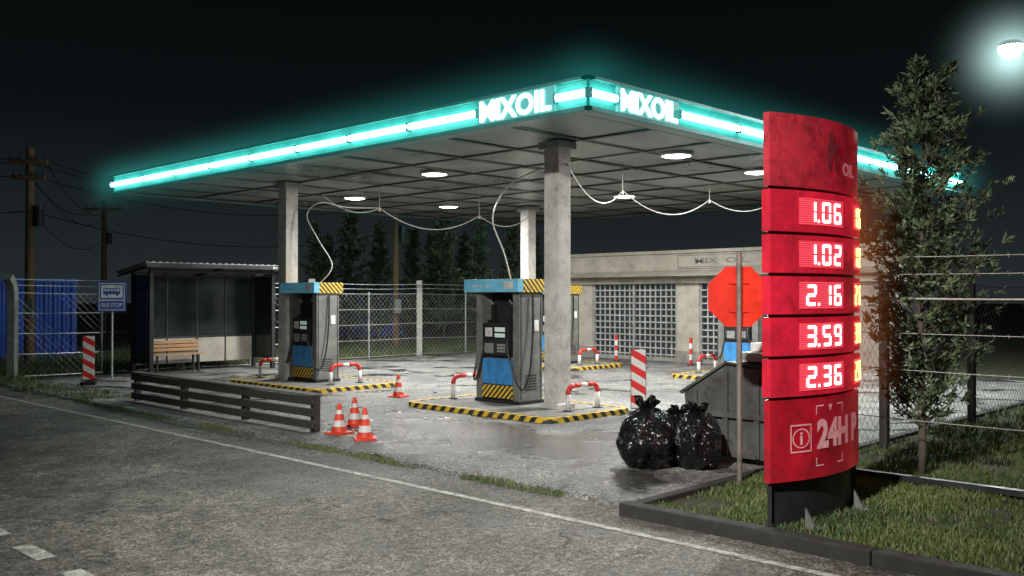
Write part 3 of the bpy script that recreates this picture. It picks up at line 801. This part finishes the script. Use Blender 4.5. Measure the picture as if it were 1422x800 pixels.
for s in range(3):
    o=tree('pine_tree',(0,0,0),5.5,1.0,.5,60,9,9,.22,.035,20+s,.08,pf,.35,near=False); base.append(o)
pos=[(38,-7.9,5.0),(40,-6.9,6.0),(41,-5.8,5.2),(42,-4.4,5.0),(40,-2.9,5.8),(46,-2.3,5.0),(40,-1.4,5.0),(41,-.05,5.3),(50,-9.8,5.2),(52,-4.4,5.4),(48,1.2,5.0)]
for i,(D,L,H) in enumerate(pos):
    x=.7188*D+.6952*L; y=.6952*D-.7188*L
    if i<3: o=base[i]
    else:
        o=bpy.data.objects.new('pine_tree',base[i%3].data); scene.collection.objects.link(o)
    o.location=(x,y,-.05); o.scale=(H/5.5*R(.85,1.1),)*2+(H/5.5,); o.rotation_euler[2]=R(0,6)

# ------------------------------------------------------------------ street lamps
M_slens=emis('street_lamp_lens',(.9,1,.97),60)
def slamp(x,y,H,arm,energy,col,aim=None,size=80):
    e=empty('street_lamp',(x,y,0)); b=MB()
    b.cyl((0,0,0),(0,0,H),.09,.05,14,M_ltgrey); b.tube([(0,0,H-.1),(arm[0]*.4,arm[1]*.4,H+.12),(arm[0],arm[1],H+.15)],.035,8,M_ltgrey)
    b.cyl((0,0,0),(0,0,.3),.14,.12,14,M_ltgrey); b.build('pole',parent=e)
    b=MB(); b.lathe([(.02,.16),(.2,.12),(.30,.02),(.28,0)],(arm[0],arm[1],H+.06),20,M_ltgrey)
    b.lathe([(.27,0),(.25,-.12),(.15,-.24),(.001,-.29)],(arm[0],arm[1],H+.06),20,M_slens); b.build('lamp_head',parent=e)
    if aim:
        l=light('lamp_light','SPOT',(arm[0],arm[1],H-.35),energy,col,e,shadow_soft_size=.2,spot_size=math.radians(size),spot_blend=1.0)
        d=Vector(aim)-Vector((x+arm[0],y+arm[1],H-.35)); l.rotation_euler=d.to_track_quat('-Z','Y').to_euler()
    else: light('lamp_light','POINT',(arm[0],arm[1],H-.4),energy,col,e,shadow_soft_size=.2)
    return e
lampE=slamp(24.9,6.0,7.8,(-.95,.9),3300,(.93,1,.96))
slamp(-3.0,2.0,8.5,(1.4,.6),9800,(1,.97,.90),(8.8,7.6,0),66)  # added lamp out of view, aimed to brighten road and columns

# world
w=bpy.data.worlds.new('World'); scene.world=w; w.use_nodes=True; nt=w.node_tree; bg=nt.nodes['Background']
tc=N(nt,'ShaderNodeTexCoord'); sp=N(nt,'ShaderNodeSeparateXYZ'); nt.links.new(tc.outputs['Generated'],sp.inputs[0])
cr=N(nt,'ShaderNodeValToRGB'); nt.links.new(sp.outputs[2],cr.inputs[0])
e=cr.color_ramp.elements; e[0].position=0.0; e[0].color=(.019,.025,.026,1); e[1].position=.34; e[1].color=(.0012,.0022,.0023,1)
x=cr.color_ramp.elements.new(.08); x.color=(.0115,.016,.017,1)
x=cr.color_ramp.elements.new(.18); x.color=(.0036,.006,.0063,1)
nt.links.new(cr.outputs[0],bg.inputs[0]); bg.inputs[1].default_value=1.0
s=light('moon','SUN',(0,0,20),.05,(.75,.88,1.0),angle=math.radians(3)); s.rotation_euler=(math.radians(40),0,math.radians(-20))

# emissive volumes added as bloom around neon tubes, lamp and sign edge (world-space)
def bloommat(name,p0,rad,col,k,seg=None,pw=2.6):
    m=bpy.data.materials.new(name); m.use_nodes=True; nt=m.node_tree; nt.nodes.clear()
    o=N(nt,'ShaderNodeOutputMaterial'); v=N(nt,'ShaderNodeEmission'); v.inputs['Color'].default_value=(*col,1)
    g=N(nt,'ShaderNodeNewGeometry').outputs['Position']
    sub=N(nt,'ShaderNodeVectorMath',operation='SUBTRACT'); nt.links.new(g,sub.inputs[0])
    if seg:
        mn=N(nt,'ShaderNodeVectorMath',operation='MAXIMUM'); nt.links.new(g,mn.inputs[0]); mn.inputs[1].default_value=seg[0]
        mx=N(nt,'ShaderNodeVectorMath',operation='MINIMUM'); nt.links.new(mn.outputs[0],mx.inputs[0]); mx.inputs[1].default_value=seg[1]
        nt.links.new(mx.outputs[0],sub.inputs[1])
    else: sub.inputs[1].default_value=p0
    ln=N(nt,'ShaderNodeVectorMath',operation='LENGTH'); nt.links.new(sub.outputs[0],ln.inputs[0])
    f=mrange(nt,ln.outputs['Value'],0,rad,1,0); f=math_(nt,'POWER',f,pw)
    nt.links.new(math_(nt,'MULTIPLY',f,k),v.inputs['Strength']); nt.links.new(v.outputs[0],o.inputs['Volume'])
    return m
if GLOW:
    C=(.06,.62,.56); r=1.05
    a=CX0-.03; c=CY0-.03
    m1=bloommat('bloom_a',None,r,C,.27,((a,c,4.9),(a,CY1,4.9)),3.0)
    m2=bloommat('bloom_b',None,r,C,.21,((a,c,4.9),(CX1,c,4.9)),3.0)
    m3=bloommat('bloom_lamp',(23.95,6.9,7.65),2.8,(.60,.92,.88),2.2,None,7.5)
    m4=bloommat('bloom_sign',None,.55,(1.0,.22,.04),.55,((8.80,3.93,1.25),(8.80,3.93,2.8)),2.8)
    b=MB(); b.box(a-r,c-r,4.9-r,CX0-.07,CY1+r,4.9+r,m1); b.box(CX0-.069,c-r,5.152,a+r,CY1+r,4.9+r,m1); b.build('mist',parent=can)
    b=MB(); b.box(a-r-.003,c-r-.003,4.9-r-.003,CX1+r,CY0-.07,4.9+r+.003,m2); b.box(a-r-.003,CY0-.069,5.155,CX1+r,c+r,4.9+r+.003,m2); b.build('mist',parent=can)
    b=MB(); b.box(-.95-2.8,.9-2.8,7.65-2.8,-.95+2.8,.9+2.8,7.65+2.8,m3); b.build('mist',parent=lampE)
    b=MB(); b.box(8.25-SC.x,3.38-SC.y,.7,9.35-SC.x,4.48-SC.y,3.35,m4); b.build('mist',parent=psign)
    for m,st in((m1,.3),(m2,.3),(m3,.7),(m4,1)):
        try: m.cycles.volume_step_rate=st
        except Exception as ex: print('step',ex)

cam=bpy.data.cameras.new('Camera'); co=bpy.data.objects.new('Camera',cam); scene.collection.objects.link(co)
cam.lens=33.1; cam.sensor_width=36; cam.clip_end=1500; cam.clip_start=.05
co.location=(0,0,2); co.rotation_euler=(math.radians(90.526),0,math.radians(-45.955))
scene.camera=co
